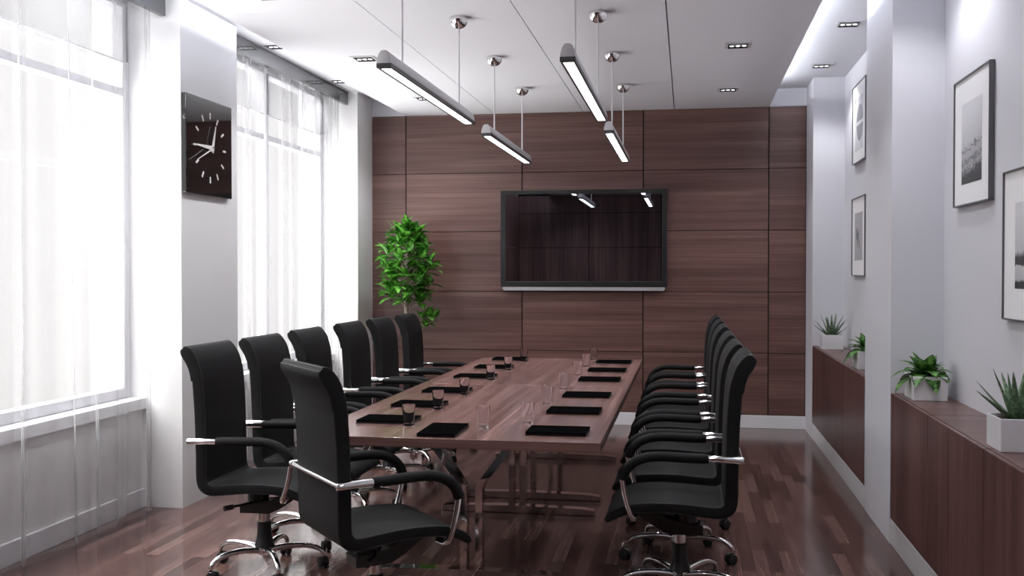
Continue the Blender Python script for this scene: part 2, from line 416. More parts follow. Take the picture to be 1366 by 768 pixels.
# ================================================================== CURTAINS
def curtain(a, b, seed, folds):
    rnd = random.Random(seed); bm = BM()
    ny, nz = 420, 22
    rows_ = []
    ph = [rnd.uniform(0, 6.28) for _ in range(6)]
    for j in range(nz+1):
        z = 0.012 + (3.085-0.012)*j/nz; s = 1-z/3.085
        row = []
        for i in range(ny+1):
            t = a+(b-a)*i/ny
            sway = 0.020*math.sin(1.7*z+ph[5])*s
            x = -3.270 + 0.006*math.sin(7*t+ph[0]) + 0.0015*math.sin(19*t+ph[1]+sway*20)
            for fy, fw, fd in folds:
                d = (t-fy-0.5*sway)/(fw*(0.75+0.5*s))
                x += fd*math.exp(-d*d)*(0.75+0.35*s)
            x += 0.012*s*s*math.sin(6*t+ph[2])
            row.append(bm.verts.new((max(x, -3.325), t, z)))
        rows_.append(row)
    for j in range(nz):
        for i in range(ny): bm.faces.new((rows_[j][i], rows_[j][i+1], rows_[j+1][i+1], rows_[j+1][i]))
    return bm
f1 = [(4.60, .015, .035), (4.72, .05, -.02), (5.00, .045, .05), (5.10, .030, -.02), (5.24, .012, .035), (5.45, .06, .02), (5.66, .05, -.014), (5.82, .018, .040), (5.88, .02, -.02), (4.1, .02, .04), (3.7, .02, .03)]
f2 = [(6.95, .02, .04), (7.25, .012, .045), (7.38, .010, -.03), (7.62, .015, .05), (7.70, .010, -.03), (7.95, .02, .03), (8.15, .010, .04), (8.42, .02, .045), (8.50, .010, -.03), (8.72, .012, .04), (8.95, .02, .04), (9.12, .010, -.03), (9.25, .012, .045), (9.33, .010, .04)]
for a, b, sd, fl, lb in ((3.34, 5.915, 3, f1, 'floor-length sheer white curtain over the nearest window, left edge of photo'), (6.80, 9.40, 8, f2, 'floor-length sheer white curtain behind the row of chairs, beyond the clock')):
    c = tag(obj('sheer_curtain', curtain(a, b, sd, fl), M['sheer'], smooth=True), lb, 'curtain', 'sheer curtains')
    bm = BM(); tube(bm, [(-3.270, a, 3.095), (-3.270, b, 3.095)], 0.011, 10)
    obj('curtain_rail', bm, M['alu'], c, True)

# ================================================================== DOWNLIGHTS
def downlight(x, y, z, label, group, watts=SPOT_W, size=2.1, first=[None]):
    if first[0] is None:
        t = thing('downlight', label, 'ceiling light', (x, y, z), 0, group)
        bm = BM(); o = 0.088; i_ = 0.066
        for (a, b, c, d) in ((-o, o, -o, -i_), (-o, o, i_, o), (-o, -i_, -i_, i_), (i_, o, -i_, i_)): box(bm, a, b, c, d, -0.006, 0, 0.0015, seg=1)
        obj('trim_frame', bm, M['alu'], t)
        bm = BM()
        for (a, b, c, d) in ((-i_, i_, -i_, -i_+0.006), (-i_, i_, i_-0.006, i_), (-i_, -i_+0.006, -i_, i_), (i_-0.006, i_, -i_, i_)): box(bm, a, b, c, d, -0.010, 0)
        box(bm, -i_, i_, -i_, i_, -0.002, -0.0005)
        obj('black_tray', bm, M['plastic'], t)
        for k in (-1, 0, 1):
            bm = BM(); lathe(bm, [(0.021, -0.003), (0.021, -0.009), (0.016, -0.0085), (0.012, -0.006)], (k*0.041, 0, 0), 16)
            rf = obj('reflector', bm, M['chrome'], t, True)
            bm = BM(); lathe(bm, [(0.0001, -0.0105), (0.008, -0.0100), (0.0155, -0.0075), (0.0155, -0.004)], (k*0.041, 0, 0), 14)
            obj('bulb', bm, M['bulb'], rf, True)
        first[0] = t
    else: t = dup(first[0], (x, y, z), 0, label); t['group'] = group
    l = bpy.data.lights.new('downlight_beam', 'SPOT'); l.energy = watts; l.color = COOL; l.spot_size = size; l.spot_blend = 0.55; l.shadow_soft_size = 0.05
    lo = bpy.data.objects.new('downlight_beam', l); COL.objects.link(lo); lo.location = (x, y, z-0.03)
order = ['farthest', 'second farthest', 'third farthest', 'fourth farthest', 'fifth farthest, added out of view', 'nearest, added out of view']
for k, y in enumerate((8.90, 7.17, 5.44, 3.71, 1.98, 0.25)):  # the two nearest rows are unseen, added to brighten the rear wall
    downlight(0.335, y, ZS, 'square recessed light in the suspended ceiling right of the pendants, %s' % order[k], 'downlights in the suspended ceiling')
    downlight(-2.30, y, ZS, 'square recessed light in the suspended ceiling left of the pendants, %s' % order[k], 'downlights in the suspended ceiling', 40, 2.5)
for k, y in enumerate((8.855, 7.39, 5.28, 3.8)):
    downlight(1.09 if k < 2 else 1.02, y, ZC, 'square recessed light in the raised ceiling strip above the wall pictures, %s' % order[k], 'downlights above the niches', 24, 2.2)
for k, y in enumerate((8.85, 7.40, 5.05, 3.7)):
    downlight(-3.07, y, ZC, 'square recessed light in the raised ceiling strip by the windows, %s' % order[k], 'downlights along the windows', 13, 2.3)
# cove strips lying on the edges of the suspended ceiling
for x, lb in ((0.62, 'light strip hidden on top of the suspended ceiling, niche side'), (-2.63, 'light strip hidden on top of the suspended ceiling, window side')):
    s = tag(obj('cove_light', boxo(x-0.02, x+0.02, YF+0.2, YB-(0.5 if x > 0 else 1.6), ZS+0.0365, ZS+0.055, 0.003), M['cove']), lb, 'light strip', 'cove lights')

# ================================================================== PENDANTS
def pendant():
    t = thing('pendant_lamp', '', 'pendant lamp', (0, 0, 2.41), 0, 'bar pendants over the table')
    L2 = 0.94; w = 0.034
    prof = [(-w, 0.020), (-w, 0.030), (-w*0.88, 0.050), (-w*0.64, 0.070), (-w*0.34, 0.080), (w*0.34, 0.080), (w*0.64, 0.070), (w*0.88, 0.050), (w, 0.030), (w, 0.020)]
    bm = BM(); prism(bm, prof, 'Y', -L2, L2, 0.003); obj('housing', bm, M['alu'], t, True)
    bm = BM(); box(bm, -w-0.001, -w+0.011, -L2, L2, 0, 0.021, 0.001, seg=1); box(bm, w-0.011, w+0.001, -L2, L2, 0, 0.021, 0.001, seg=1)
    box(bm, -w, w, -L2, -L2+0.032, 0, 0.021, 0.001, seg=1); box(bm, -w, w, L2-0.032, L2, 0, 0.021, 0.001, seg=1)
    obj('rim', bm, M['alu_dark'], t)
    obj('diffuser', boxo(-w+0.010, w-0.010, -L2+0.031, L2-0.031, 0.004, 0.014), M['diff'], t)
    for s in (-1, 1):
        y = s*0.63
        bm = BM(); tube(bm, [(0, y, 0.078), (0, y, ZS-2.41-0.02)], 0.0052, 8); obj('cable', bm, M['cable'], t, True)
        bm = BM(); top = ZS-2.41
        lathe(bm, [(0.0001, top-0.066), (0.015, top-0.0645), (0.029, top-0.059), (0.042, top-0.049), (0.051, top-0.035), (0.0555, top-0.018), (0.0565, top-0.006), (0.055, top), (0.0001, top)], (0, y, 0), 28)
        obj('canopy', bm, M['chrome'], t, True)
    return t
p0 = pendant(); p0.location = (-1.368, 5.486, 2.41); p0['label'] = 'long bar pendant lamp nearest the camera on the window side'
dup(p0, (-1.368, 7.907, 2.41), 0, 'bar pendant lamp nearer the screen on the window side')
dup(p0, (-0.525, 5.486, 2.41), 0, 'long bar pendant lamp nearest the camera on the niche side, right of centre')
dup(p0, (-0.525, 7.907, 2.41), 0, 'bar pendant lamp nearer the screen on the niche side, smallest in the photo')

# ================================================================== TABLES
def table(name, y0, y1, fy, label):
    X0, X1 = -1.705, -0.3615
    t = thing(name, label, 'table', ((X0+X1)/2, (y0+y1)/2, 0), 0, 'conference tables'); ox, oy = t.location[0], t.location[1]
    tp = obj('tabletop', boxo(X0-ox, X1-ox, y0-oy, y1-oy, 0.708, 0.75, bev=0.0025), [M['table'], M['panel']], t)
    for f in tp.data.polygons:
        if abs(f.normal.y) > .9: f.material_index = 1
    cx = -1.021-ox
    for yf in fy:
        y = yf-oy; bm = BM()
        # foot bar, two posts that splay into a Y, and a top plate
        for s in (-1, 1):
            hw = 0.017
            path = [(s*0.038, 0.03), (s*0.038, 0.40), (s*0.048, 0.455), (s*0.085, 0.51), (s*0.232, 0.706)]
            pp = smooth_path([(a, 0, b) for a, b in path], 6); L, R = [], []
            for i, p in enumerate(pp):
                d = (pp[min(i+1, len(pp)-1)]-pp[max(i-1, 0)]).normalized(); n = Vector((d.z, 0, -d.x))
                L.append((cx+p.x+n.x*hw, min(p.z+n.z*hw, 0.706))); R.append((cx+p.x-n.x*hw, min(p.z-n.z*hw, 0.706)))
            prism(bm, L+R[::-1], 'Y', y-0.030, y+0.030)
        obj('leg', bm, M['chrome'], t, True)
        bm = BM(); prism(bm, [(cx-0.475, 0.002), (cx+0.475, 0.002), (cx+0.475, 0.030), (cx+0.40, 0.040), (cx+0.06, 0.046), (cx-0.06, 0.046), (cx-0.40, 0.040), (cx-0.475, 0.030)], 'Y', y-0.034, y+0.034, 0.003)
        obj('foot_bar', bm, M['chrome'], t)
        obj('top_rail', boxo(cx-0.42, cx+0.42, y-0.03, y+0.03, 0.690, 0.7085, bev=0.002, seg=1), M['plastic'], t)
    return t
table('conference_table', 4.365, 6.4985, (4.85, 6.22), 'reddish wood conference table with chrome legs, the half nearest the camera')
table('conference_table', 6.5, 8.53, (6.62, 8.05), 'reddish wood conference table with chrome legs, the half nearest the screen')

# ================================================================== CHAIRS
def shell(bm, st, W_, r=0.008):
    """sweep a rounded-rectangle section (width W_ along y) along stations (x,z,thickness)"""
    n = len(st); rings = []
    for i, (x, z, th) in enumerate(st):
        a = Vector((st[min(i+1, n-1)][0]-st[max(i-1, 0)][0], 0, st[min(i+1, n-1)][1]-st[max(i-1, 0)][1])).normalized()
        nn = Vector((-a.z, 0, a.x)); c = Vector((x, 0, z)); ring = []
        rr = min(r, th*0.45)
        for sy, sn in ((1, 1), (-1, 1), (-1, -1), (1, -1)):
            base = {(1, 1): 0, (-1, 1): 1, (-1, -1): 2, (1, -1): 3}[(sy, sn)]
            for k in range(4):
                ang = base*PI/2 + k*PI/6
                ring.append(bm.verts.new(c + Vector((0, 1, 0))*(sy*(W_/2-rr)+rr*math.cos(ang)) + nn*(sn*(th/2-rr)+rr*math.sin(ang))))
        rings.append(ring)
    m = len(rings[0])
    for a, b in zip(rings, rings[1:]):
        for k in range(m): bm.faces.new((a[k], a[(k+1) % m], b[(k+1) % m], b[k]))
    bm.faces.new(rings[0]); bm.faces.new(rings[-1][::-1])
    return bm
CL = [(.318, .383, .018), (.305, .397, .030), (.28, .414, .036), (.24, .431, .040), (.19, .443, .042), (.10, .450, .042), (0, .449, .043), (-.10, .440, .046), (-.165, .436, .050), (-.198, .446, .053),
      (-.216, .470, .054), (-.2205, .52, .054), (-.221, .60, .054), (-.223, .70, .054), (-.226, .80, .055), (-.232, .90, .056), (-.237, .96, .056), (-.247, 1.01, .055), (-.262, 1.05, .057), (-.279, 1.077, .057), (-.292, 1.094, .053), (-.301, 1.104, .045), (-.307, 1.110, .033), (-.311, 1.114, .016)]
def dens(st, n=5):
    p = smooth_path([(a, b, c) for a, b, c in st], n); return [(v.x, v.y, v.z) for v in p]
def offs(st, k):
    out = []; n = len(st)
    for i, (x, z, th) in enumerate(st):
        a = Vector((st[min(i+1, n-1)][0]-st[max(i-1, 0)][0], st[min(i+1, n-1)][1]-st[max(i-1, 0)][1])).normalized()
        out.append((x-a.y*k*th/2, z+a.x*k*th/2))
    return out
def make_chair():
    t = thing('office_chair', '', 'chair', (0, 0, 0), 0, 'black executive chairs around the conference table')
    Wd = 0.455
    full = dens(CL)
    si = next(i for i, s in enumerate(full) if s[1] > .452 and s[0] < -.15)
    hi = next(i for i, s in enumerate(full) if s[1] > .955)
    seat = full[:si+1]; back = full[si:hi+1]; head = full[hi:]
    def piping(part, st, W2, rev=1):
        for k in (-1, 1):
            e = [(x, z) for x, z in offs(st, k*0.93)][::rev]; y = W2/2-0.003
            path = [(x, -y, z) for x, z in e]+[(x, y, z) for x, z in e[::-1]]
            bm = BM(); tube(bm, path, 0.0030, 6)
            obj('piping', bm, M['piping'], part, True)
    bm = BM(); shell(bm, seat, Wd); q = obj('seat', bm, M['leather'], t, True); piping(q, seat, Wd)
    bm = BM(); shell(bm, back, Wd); q = obj('backrest', bm, M['leather'], t, True); piping(q, back, Wd, -1)
    hd = []
    for i, (x, z, th) in enumerate(head):     # wrapped cover: flush in front, a little proud behind
        a = Vector((head[min(i+1, len(head)-1)][0]-head[max(i-1, 0)][0], head[min(i+1, len(head)-1)][1]-head[max(i-1, 0)][1])).normalized()
        hd.append((x-a.y*.003, z+a.x*.003, th+.006))
    bm = BM(); shell(bm, hd, Wd+0.003); q = obj('headrest', bm, M['leather'], t, True); piping(q, hd, Wd+0.003)
    # seam across the backrest at arm height
    bm = BM(); tube(bm, [(-.1985, -Wd/2+.01, .725), (-.1985, 0, .722), (-.1985, Wd/2-.01, .725)], 0.0022, 6)
    obj('seam', bm, M['piping'], bpy.data.objects[t.children[1].name] if t.children else t, True)
    # arms
    ay = 0.268
    for s in (-1, 1):
        pad = smooth_path([(-.122, s*ay, .679), (-.02, s*ay, .681), (.08, s*ay, .683), (.145, s*ay, .676), (.198, s*ay, .653), (.232, s*ay, .616), (.246, s*ay, .578)], 5)
        n = len(pad); bm = BM(); tube(bm, pad, [0.0215 if 0 < i < n-1 else 0.019 for i in range(n)], 14)
        ar = obj('armrest', bm, M['leather'], t, True)
        bm = BM(); tube(bm, [(-.272, s*ay, .6757), (-.269, s*ay, .676), (-.262, s*ay, .676), (-.118, s*ay, .679)], [.008, .013, .0155, .0150], 14)
        obj('arm_tube', bm, M['chrome'], ar, True); bm = BM()
        pt = smooth_path([(.246, s*ay, .585), (.238, s*ay, .530), (.222, s*ay, .465), (.205, s*(ay-.004), .420), (.197, s*(ay-.022), .404), (.190, s*0.19, .402)], 5)
        tube(bm, pt, 0.0125, 12, flat=1.15)
        obj('arm_post', bm, M['chrome'], ar, True)
    bm = BM(); tube(bm, [(-.2585, -ay, .676), (-.2585, ay, .676)], 0.0095, 12); obj('back_bar', bm, M['chrome'], t, True)
    # under-seat bracket with tilt knob and lever
    bm = BM(); prism(bm, [(-.105, .292), (.045, .292), (.10, .318), (.215, .392), (.205, .414), (.17, .425), (.05, .352), (-.09, .340), (-.105, .332)], 'Y', -.055, .055, 0.004)
    box(bm, -.12, .16, -.15, .15, .410, .426, 0.003)
    mech = obj('seat_bracket', bm, M['plastic'], t)
    bm = BM(); lathe(bm, [(0.0001, .41), (.050, .41), (.052, .36), (.052, .345), (0.0001, .34)], (-.03, 0, 0), 24)
    obj('tilt_housing', bm, M['plastic'], mech, True)
    bm = BM(); tube(bm, smooth_path([(-.02, -.05, .352), (-.05, -.11, .350), (-.085, -.16, .349), (-.105, -.185, .347)], 4), 0.007, 10)
    tube(bm, [(-.09, -.165, .348), (-.118, -.198, .346)], 0.0135, 10, flat=1)
    obj('lever', bm, M['plastic'], mech, True)
    bm = BM(); lathe(bm, [(0.0001, .300), (.027, .300), (.027, .235), (0.0001, .235)], seg=24); obj('gas_lift', bm, M['chrome'], t, True)
    bm = BM(); lathe(bm, [(0.0001, .247), (.030, .247), (.034, .243), (.034, .205), (.037, .170), (.045, .140), (.049, .126), (.046, .120), (0.0001, .120)], seg=28); obj('column_cover', bm, M['plastic'], t, True)
    bm = BM(); lathe(bm, [(0.0001, .122), (.040, .122), (.043, .112), (.040, .088), (.030, .082), (0.0001, .082)], seg=28)
    base = obj('star_base', bm, M['chrome'], t, True)
    bml = BM()
    for k in range(5):
        a = math.radians(18+72*k); ca, sa = math.cos(a), math.sin(a)
        pl = [(.03, .104), (.10, .116), (.17, .119), (.225, .113), (.265, .098), (.287, .078), (.290, .060)]
        pts = smooth_path([(r*ca, r*sa, z) for r, z in pl], 4)
        bm = BM(); tube(bm, pts, [.0165-.0075*i/(len(pts)-1) for i in range(len(pts))], 12, flat=1.2); obj('base_arm', bm, M['chrome'], base, True)
        # caster: twin wheels and hood
        cx, cy_ = .290*ca, .290*sa; b2 = math.radians(18+72*k+60*((k*7) % 3-1)); u = Vector((math.cos(b2), math.sin(b2), 0)); v = Vector((-u.y, u.x, 0))
        bm = BM()
        c0 = Vector((cx, cy_, .0275)) - u*0.012
        for s in (-1, 1):
            c = c0+v*s*0.014
            prof = [(-.010, .018), (-.008, .0255), (-.004, .0272), (.004, .0272), (.008, .0255), (.010, .018)]
            rings = []
            for d, r in prof:
                rings.append([bm.verts.new(c+v*d+(u*math.cos(2*PI*j/20)+Vector((0, 0, 1))*math.sin(2*PI*j/20))*r) for j in range(20)])
            for A, B in zip(rings, rings[1:]):
                for j in range(20): bm.faces.new((A[j], A[(j+1) % 20], B[(j+1) % 20], B[j]))
            bm.faces.new(rings[0]); bm.faces.new(rings[-1][::-1])
        # hood over the wheels
        rings = []
        for d in (-.006, .006):
            rings.append([bm.verts.new(c0+v*d+(u*math.cos(PI*j/10)+Vector((0, 0, 1))*math.sin(PI*j/10))*.031) for j in range(11)])
        for j in range(10): bm.faces.new((rings[0][j], rings[0][j+1], rings[1][j+1], rings[1][j]))
        bm.faces.new(rings[0]); bm.faces.new(rings[1][::-1])
        lathe(bm, [(.007, .040), (.007, .064), (0.0001, .064)], (cx, cy_, 0), 10)
        obj('caster', bm, M['plastic'], t, True)
    return t
ch0 = make_chair()
HEAD = 40.3
ch0.location = (-1.256, 4.04, 0); ch0.rotation_euler = (0, 0, math.radians(HEAD)); ch0['label'] = 'black leather swivel chair turned at the near end of the table, back to the camera'
Rc = [(-.030, 4.735, 0), (-.045, 5.385, 0), (-.05, 6.11, 0), (-.055, 6.97, 0), (-.055, 7.68, 0), (-.06, 8.36, 0)]
Lc = [(-2.062, 4.80, 0), (-2.045, 5.41, 0), (-2.06, 6.13, 0), (-2.055, 6.93, 0), (-2.045, 7.62, 0), (-2.03, 8.33, 0)]
nth = ['first', 'second', 'third', 'fourth', 'fifth', 'sixth and farthest']
for k, (x, y, a) in enumerate(Rc):
    dup(ch0, (x, y, 0), PI+math.radians(a), 'black leather swivel chair in the right-hand row, %s from the camera' % nth[k])
for k, (x, y, a) in enumerate(Lc):
    dup(ch0, (x, y, 0), math.radians(a), 'black leather swivel chair in the window-side row, %s from the camera' % nth[k])

# ================================================================== ON THE TABLE
def notepad():
    t = thing('notepad', '', 'notepad', (0, 0, 0.7505), 0, 'black notepads on the conference table')
    obj('cover', boxo(-.137, .137, -.105, .105, 0.0115, 0.015, bev=0.0012, seg=1), M['pad'], t)
    obj('back_board', boxo(-.137, .137, -.105, .105, 0, 0.0035, bev=0.0012, seg=1), M['pad_edge'], t)
    obj('page_block', boxo(-.134, .134, -.102, .102, 0.0035, 0.0115), M['pad_edge'], t)
    return t
n0 = notepad(); n0.location = (-1.095, 4.565, .7505); n0.rotation_euler = (0, 0, PI/2+0.02); n0.scale = (1.22, .83, 1); n0['label'] = 'black notepad lying lengthwise at the near end of the table'
RP = [4.625, 5.31, 5.995, 6.875, 7.53, 8.215]; LP = [4.85, 5.435, 6.09, 6.94, 7.63, 8.34]
for k in range(6):
    q = dup(n0, (-.575, RP[k], .7505), 0, 'black notepad along the right edge of the table, %s from the camera' % nth[k]); q.scale = (1, 1, 1)
    q = dup(n0, (-1.435, LP[k], .7505), 0, 'black notepad along the window-side edge of the table, %s from the camera' % nth[k]); q.scale = (1, 1, 1)
def glass(loc, label, first=[None]):
    if first[0] is None:
        bm = BM()
        lathe(bm, [(0.0001, 0), (.0235, 0), (.0255, .003), (.0275, .030), (.0320, .098), (.0312, .0985), (.0300, .097), (.0258, .030), (.0235, .012), (0.0001, .010)], seg=28)
        o = obj('drinking_glass', bm, M['glass'], None, True); o.location = loc; tag(o, label, 'glass', 'clear drinking glasses on the table'); first[0] = o
    else:
        o = first[0].copy(); COL.objects.link(o); o.location = loc; o['label'] = label
    return o
LG = [4.706, 5.287, 5.98, 6.758, 7.448, 8.248]; RG = [4.873, 5.578, 6.309, 7.168, 7.806, 8.405]
for k in range(6):
    glass((-1.300, min(LG[k]+.02, LP[k]-.133), .7505), 'clear empty tumbler in the window-side row on the table, %s from the camera' % nth[k])
    glass((-.756, RG[k]+.02, .7505), 'clear empty tumbler in the right-hand row on the table, %s from the camera' % nth[k])
glass((-.944, 4.74, .7505), 'clear empty tumbler alone between the rows, right of the lengthwise notepad')

# ================================================================== SCREEN
t = thing('wall_television', 'large black flat television mounted on the wood panelled wall', 'television', (-0.99, YB, 1.79))
x0, x1, z0, z1 = -1.79+.99, -0.19+.99, 1.325-1.79, 2.258-1.79; yb = -.002; yf = -.066; b = .047
bm = BM()
box(bm, x0, x1, yf, yb-.01, z1-b*.82, z1, .004); box(bm, x0, x1, yf, yb-.01, z0, z0+b*1.15, .004)
box(bm, x0, x0+b, yf, yb-.01, z0+b, z1-b*.8, .002); box(bm, x1-b, x1, yf, yb-.01, z0+b, z1-b*.8, .002)
obj('bezel', bm, M['tvblack'], t)
obj('screen', boxo(x0+b-.002, x1-b+.002, yf+.008, yf+.02, z0+b, z1-b*.8), M['screen'], t)
obj('rear_casing', boxo(x0+.03, x1-.03, yf+.02, yb, z0+.03, z1-.03), M['tvblack'], t)
bm = BM(); prism(bm, [(x0+.02, -.463), (x1-.02, -.463), (x1-.02, -.488), (x1-.035, -.500), (x0+.035, -.500), (x0+.02, -.488)], 'Y', yf+.004, yb-.02, .003)
sb = obj('speaker_bar', bm, M['silver'], t)
bm = BM()
for k in range(3): lathe(bm, [(.004, -.486), (.004, -.4835)], (x1-.12+.03*k, yf+.003, 0), 10)
bm.free()
bm = BM()
for k in range(4): box(bm, x1-.15+.024*k, x1-.143+.024*k, yf+.0025, yf+.006, -.484, -.479, .001, seg=1)
obj('button', bm, M['chrome'], sb)

# ================================================================== CLOCK
t = thing('wall_clock', 'square black glass wall clock with ivory hands on the white pier', 'clock', (XL, 6.302, 2.282))
obj('clock_face', boxo(.002, .032, -.325, .325, -.311, .311, bev=.004), M['clock'], t)
for k in range(12):
    a = k*PI/6; ca, sa = math.cos(a), math.sin(a)
    bm = BM(); w, r0, r1 = .0065, .187, .228
    vs = [(r0, -w), (r1, -w), (r1, w), (r0, w)]
    prism(bm, [(r*sa+q*ca, r*ca-q*sa) for r, q in vs], 'X', .032, .0345)
    obj('hour_mark', bm, M['ivory'], t)
def hand(ang, L_, w, x, tail=.03):
    ca, sa = math.cos(ang), math.sin(ang); bm = BM()
    prism(bm, [(r*sa+q*ca, r*ca-q*sa) for r, q in ((-tail, -w), (-tail, w), (L_, w*.22), (L_, -w*.22))], 'X', x, x+.004); return bm
obj('minute_hand', hand(math.radians(17), .152, .017, .050), M['ivory'], t)
obj('hour_hand', hand(math.radians(-90), .225, .016, .044), M['ivory'], t)
obj('second_hand', hand(math.radians(-113), .250, .005, .058, .0), M['ivory'], t)
bm = BM(); tube(bm, [(.032, 0, 0), (.064, 0, 0)], .008, 16); obj('hub', bm, M['picframe'], t, True)

# ================================================================== PICTURES
def art_mat(name, kind):
    m, nt, b = new_mat(name); L = nt.links.new
    tc = nt.nodes.new('ShaderNodeTexCoord'); sx = nt.nodes.new('ShaderNodeSeparateXYZ'); L(tc.outputs['UV'], sx.inputs[0])
    n = nt.nodes.new('ShaderNodeTexNoise'); n.inputs['Detail'].default_value = 6; L(tc.outputs['UV'], n.inputs['Vector'])
    r = nt.nodes.new('ShaderNodeValToRGB'); cr = r.color_ramp
    def g(v): return (v, v, v*1.04, 1)
    if kind == 'field':
        n.inputs['Scale'].default_value = 13; n.inputs['Detail'].default_value = 9
        sl = nt.nodes.new('ShaderNodeMath'); sl.operation = 'MULTIPLY_ADD'; sl.inputs[1].default_value = -0.10; L(sx.outputs[0], sl.inputs[0]); L(sx.outputs[1], sl.inputs[2])
        ma = nt.nodes.new('ShaderNodeMath'); ma.operation = 'MULTIPLY_ADD'; ma.inputs[1].default_value = 0.26
        L(n.outputs['Fac'], ma.inputs[0]); L(sl.outputs[0], ma.inputs[2])
        stops = [(0, .03), (.22, .04), (.25, .30), (.27, .05), (.30, .42), (.34, .30), (.37, .10), (.40, .34), (.46, .45), (.50, .42), (.53, .10), (.55, .50), (.62, .58), (.80, .66), (1.0, .74)]
        L(ma.outputs[0], r.inputs[0])
    elif kind == 'lake':
        n.inputs['Scale'].default_value = 7
        ma = nt.nodes.new('ShaderNodeMath'); ma.operation = 'MULTIPLY_ADD'; ma.inputs[1].default_value = 0.14
        L(n.outputs['Fac'], ma.inputs[0]); L(sx.outputs[1], ma.inputs[2])
        stops = [(0, .02), (.14, .03), (.17, .50), (.33, .58), (.345, .04), (.43, .05), (.47, .30), (.50, .55), (.75, .66), (1.0, .72)]
        L(ma.outputs[0], r.inputs[0])
    else:
        n.inputs['Scale'].default_value = 3
        stops = [(0, .40), (1.0, .52)] if kind == 'grey' else [(0, .62), (1, .72)]
        L(n.outputs['Fac'], r.inputs[0])
    cr.elements[0].position = stops[0][0]; cr.elements[0].color = g(stops[0][1]); cr.elements[1].position = stops[-1][0]; cr.elements[1].color = g(stops[-1][1])
    for p, v in stops[1:-1]: e = cr.elements.new(p); e.color = g(v)
    L(r.outputs[0], b.inputs['Base Color']); b.inputs['Roughness'].default_value = 0.5
    return m
def uvface(bm, pts):
    f = bm.faces.new([bm.verts.new(p) for p in pts]); l = bm.loops.layers.uv.verify()
    for lp, uv in zip(f.loops, ((0, 0), (1, 0), (1, 1), (0, 1))): lp[l].uv = uv
    return bm
def picture(yc, zc, label, kind, pr, s=.315):
    """pr = printed area (half width, z bottom, z top)"""
    t = thing('framed_picture', label, 'picture', (XN, yc, zc), 0, 'framed pictures in the niches')
    w = .0075; bm = BM()
    box(bm, -.026, -.001, -s, s, s-w, s, .001, seg=1); box(bm, -.026, -.001, -s, s, -s, -s+w, .001, seg=1)
    box(bm, -.026, -.001, -s, -s+w, -s+w, s-w, .001, seg=1); box(bm, -.026, -.001, s-w, s, -s+w, s-w, .001, seg=1)
    obj('frame', bm, M['picframe'], t)
    obj('mount', boxo(-.018, -.002, -s+w, s-w, -s+w, s-w), M['mat'], t)
    hw, za, zb = pr; bm = BM()
    uvface(bm, [(-.0186, hw, za), (-.0186, -hw, za), (-.0186, -hw, zb), (-.0186, hw, zb)])
    p = obj('print', bm, art_mat('art_'+kind+str(len(label)), kind), t)
    return t, p
picture(5.245, 2.117, 'framed black and white landscape print high on the right wall, nearer niche', 'field', (.178, -.21, .185))
picture(4.405, 1.590, 'framed black and white lakeside print at the right edge of the photo', 'lake', (.16, -.18, .175))
t, p = picture(8.535, 2.662, 'framed grey abstract print, upper of the two behind the far pier', 'pale', (.19, -.22, .20))
# split half-moons and a small mark
for za, zb, fl in ((-.16, -.02, -1), (.01, .15, 1)):
    bm = BM(); pts = []
    for k in range(13):
        a = PI*k/12; pts.append((.15*math.cos(a)-.03, (za if fl > 0 else zb)+fl*0+(.13*math.sin(a))*fl if fl > 0 else zb-.13*math.sin(a)))
    prism(bm, [(y_, z_+(.0 if fl < 0 else 0)) for y_, z_ in [(q[0], q[1]+(.0)) for q in pts]], 'X', -.0196, -.0188)
    obj('grey_shape', bm, plain('grey_ink', (.26, .26, .28), .6), p)
obj('small_mark', boxo(-.0196, -.0188, .165, .185, .17, .25), plain('black_ink', (.05, .05, .055), .6), p)
t, p = picture(8.535, 1.755, 'framed grey print with small dark marks, lower of the two behind the far pier', 'grey', (.19, -.19, .19))
bm = BM()
for y_, z_, dy, dz in ((.08, .02, .03, .05), (.05, -.03, .02, .06), (.0, .03, .035, .03), (-.04, -.05, .02, .05), (.02, -.01, .012, .05)):
    prism(bm, [(y_-dy*.5, z_-dz), (y_+dy*.2, z_-dz*.7), (y_+dy, z_+dz*.8), (y_+dy*.4, z_+dz)], 'X', -.0196, -.0188)
obj('dark_marks', bm, plain('sketch_ink', (.04, .04, .045), .6), p)

# ================================================================== CABINETS
def cabinet(y0, y1, label):
    t = thing('low_cabinet', label, 'cabinet', (XR, (y0+y1)/2, .137), 0, 'low wooden cabinets in the niches'); h = (y1-y0)/2; g = .0022
    Z = .82-.137
    obj('body', boxo(.022, .2695, -h+.0005, h-.0005, 0, Z-.012), M['vert'], t)
    obj('door', boxo(.002, .022, -h+g, h-g, .002, Z-.0015, bev=.0015, seg=1), M['vert'], t)
    obj('top', boxo(.0235, .2698, -h+.0012, h-.0012, Z-.012, Z, bev=.001, seg=1), M['vert_top'], t)
    return t
cabinet(8.50, 9.398, 'low dark wood cabinet in the far niche, under the small spiky plant')
cabinet(7.60, 8.50, 'low dark wood cabinet in the middle of the far niche')
cabinet(6.662, 7.60, 'low dark wood cabinet in the far niche, partly hidden by the pier')
cabinet(4.977, 5.843, 'low dark wood cabinet in the nearer niche, under the broad-leaved plant beside the pier')
cabinet(4.076, 4.974, 'low dark wood cabinet in the nearer niche, between the two potted plants')
cabinet(3.107, 4.070, 'low dark wood cabinet at the right edge, under the large spiky plant')

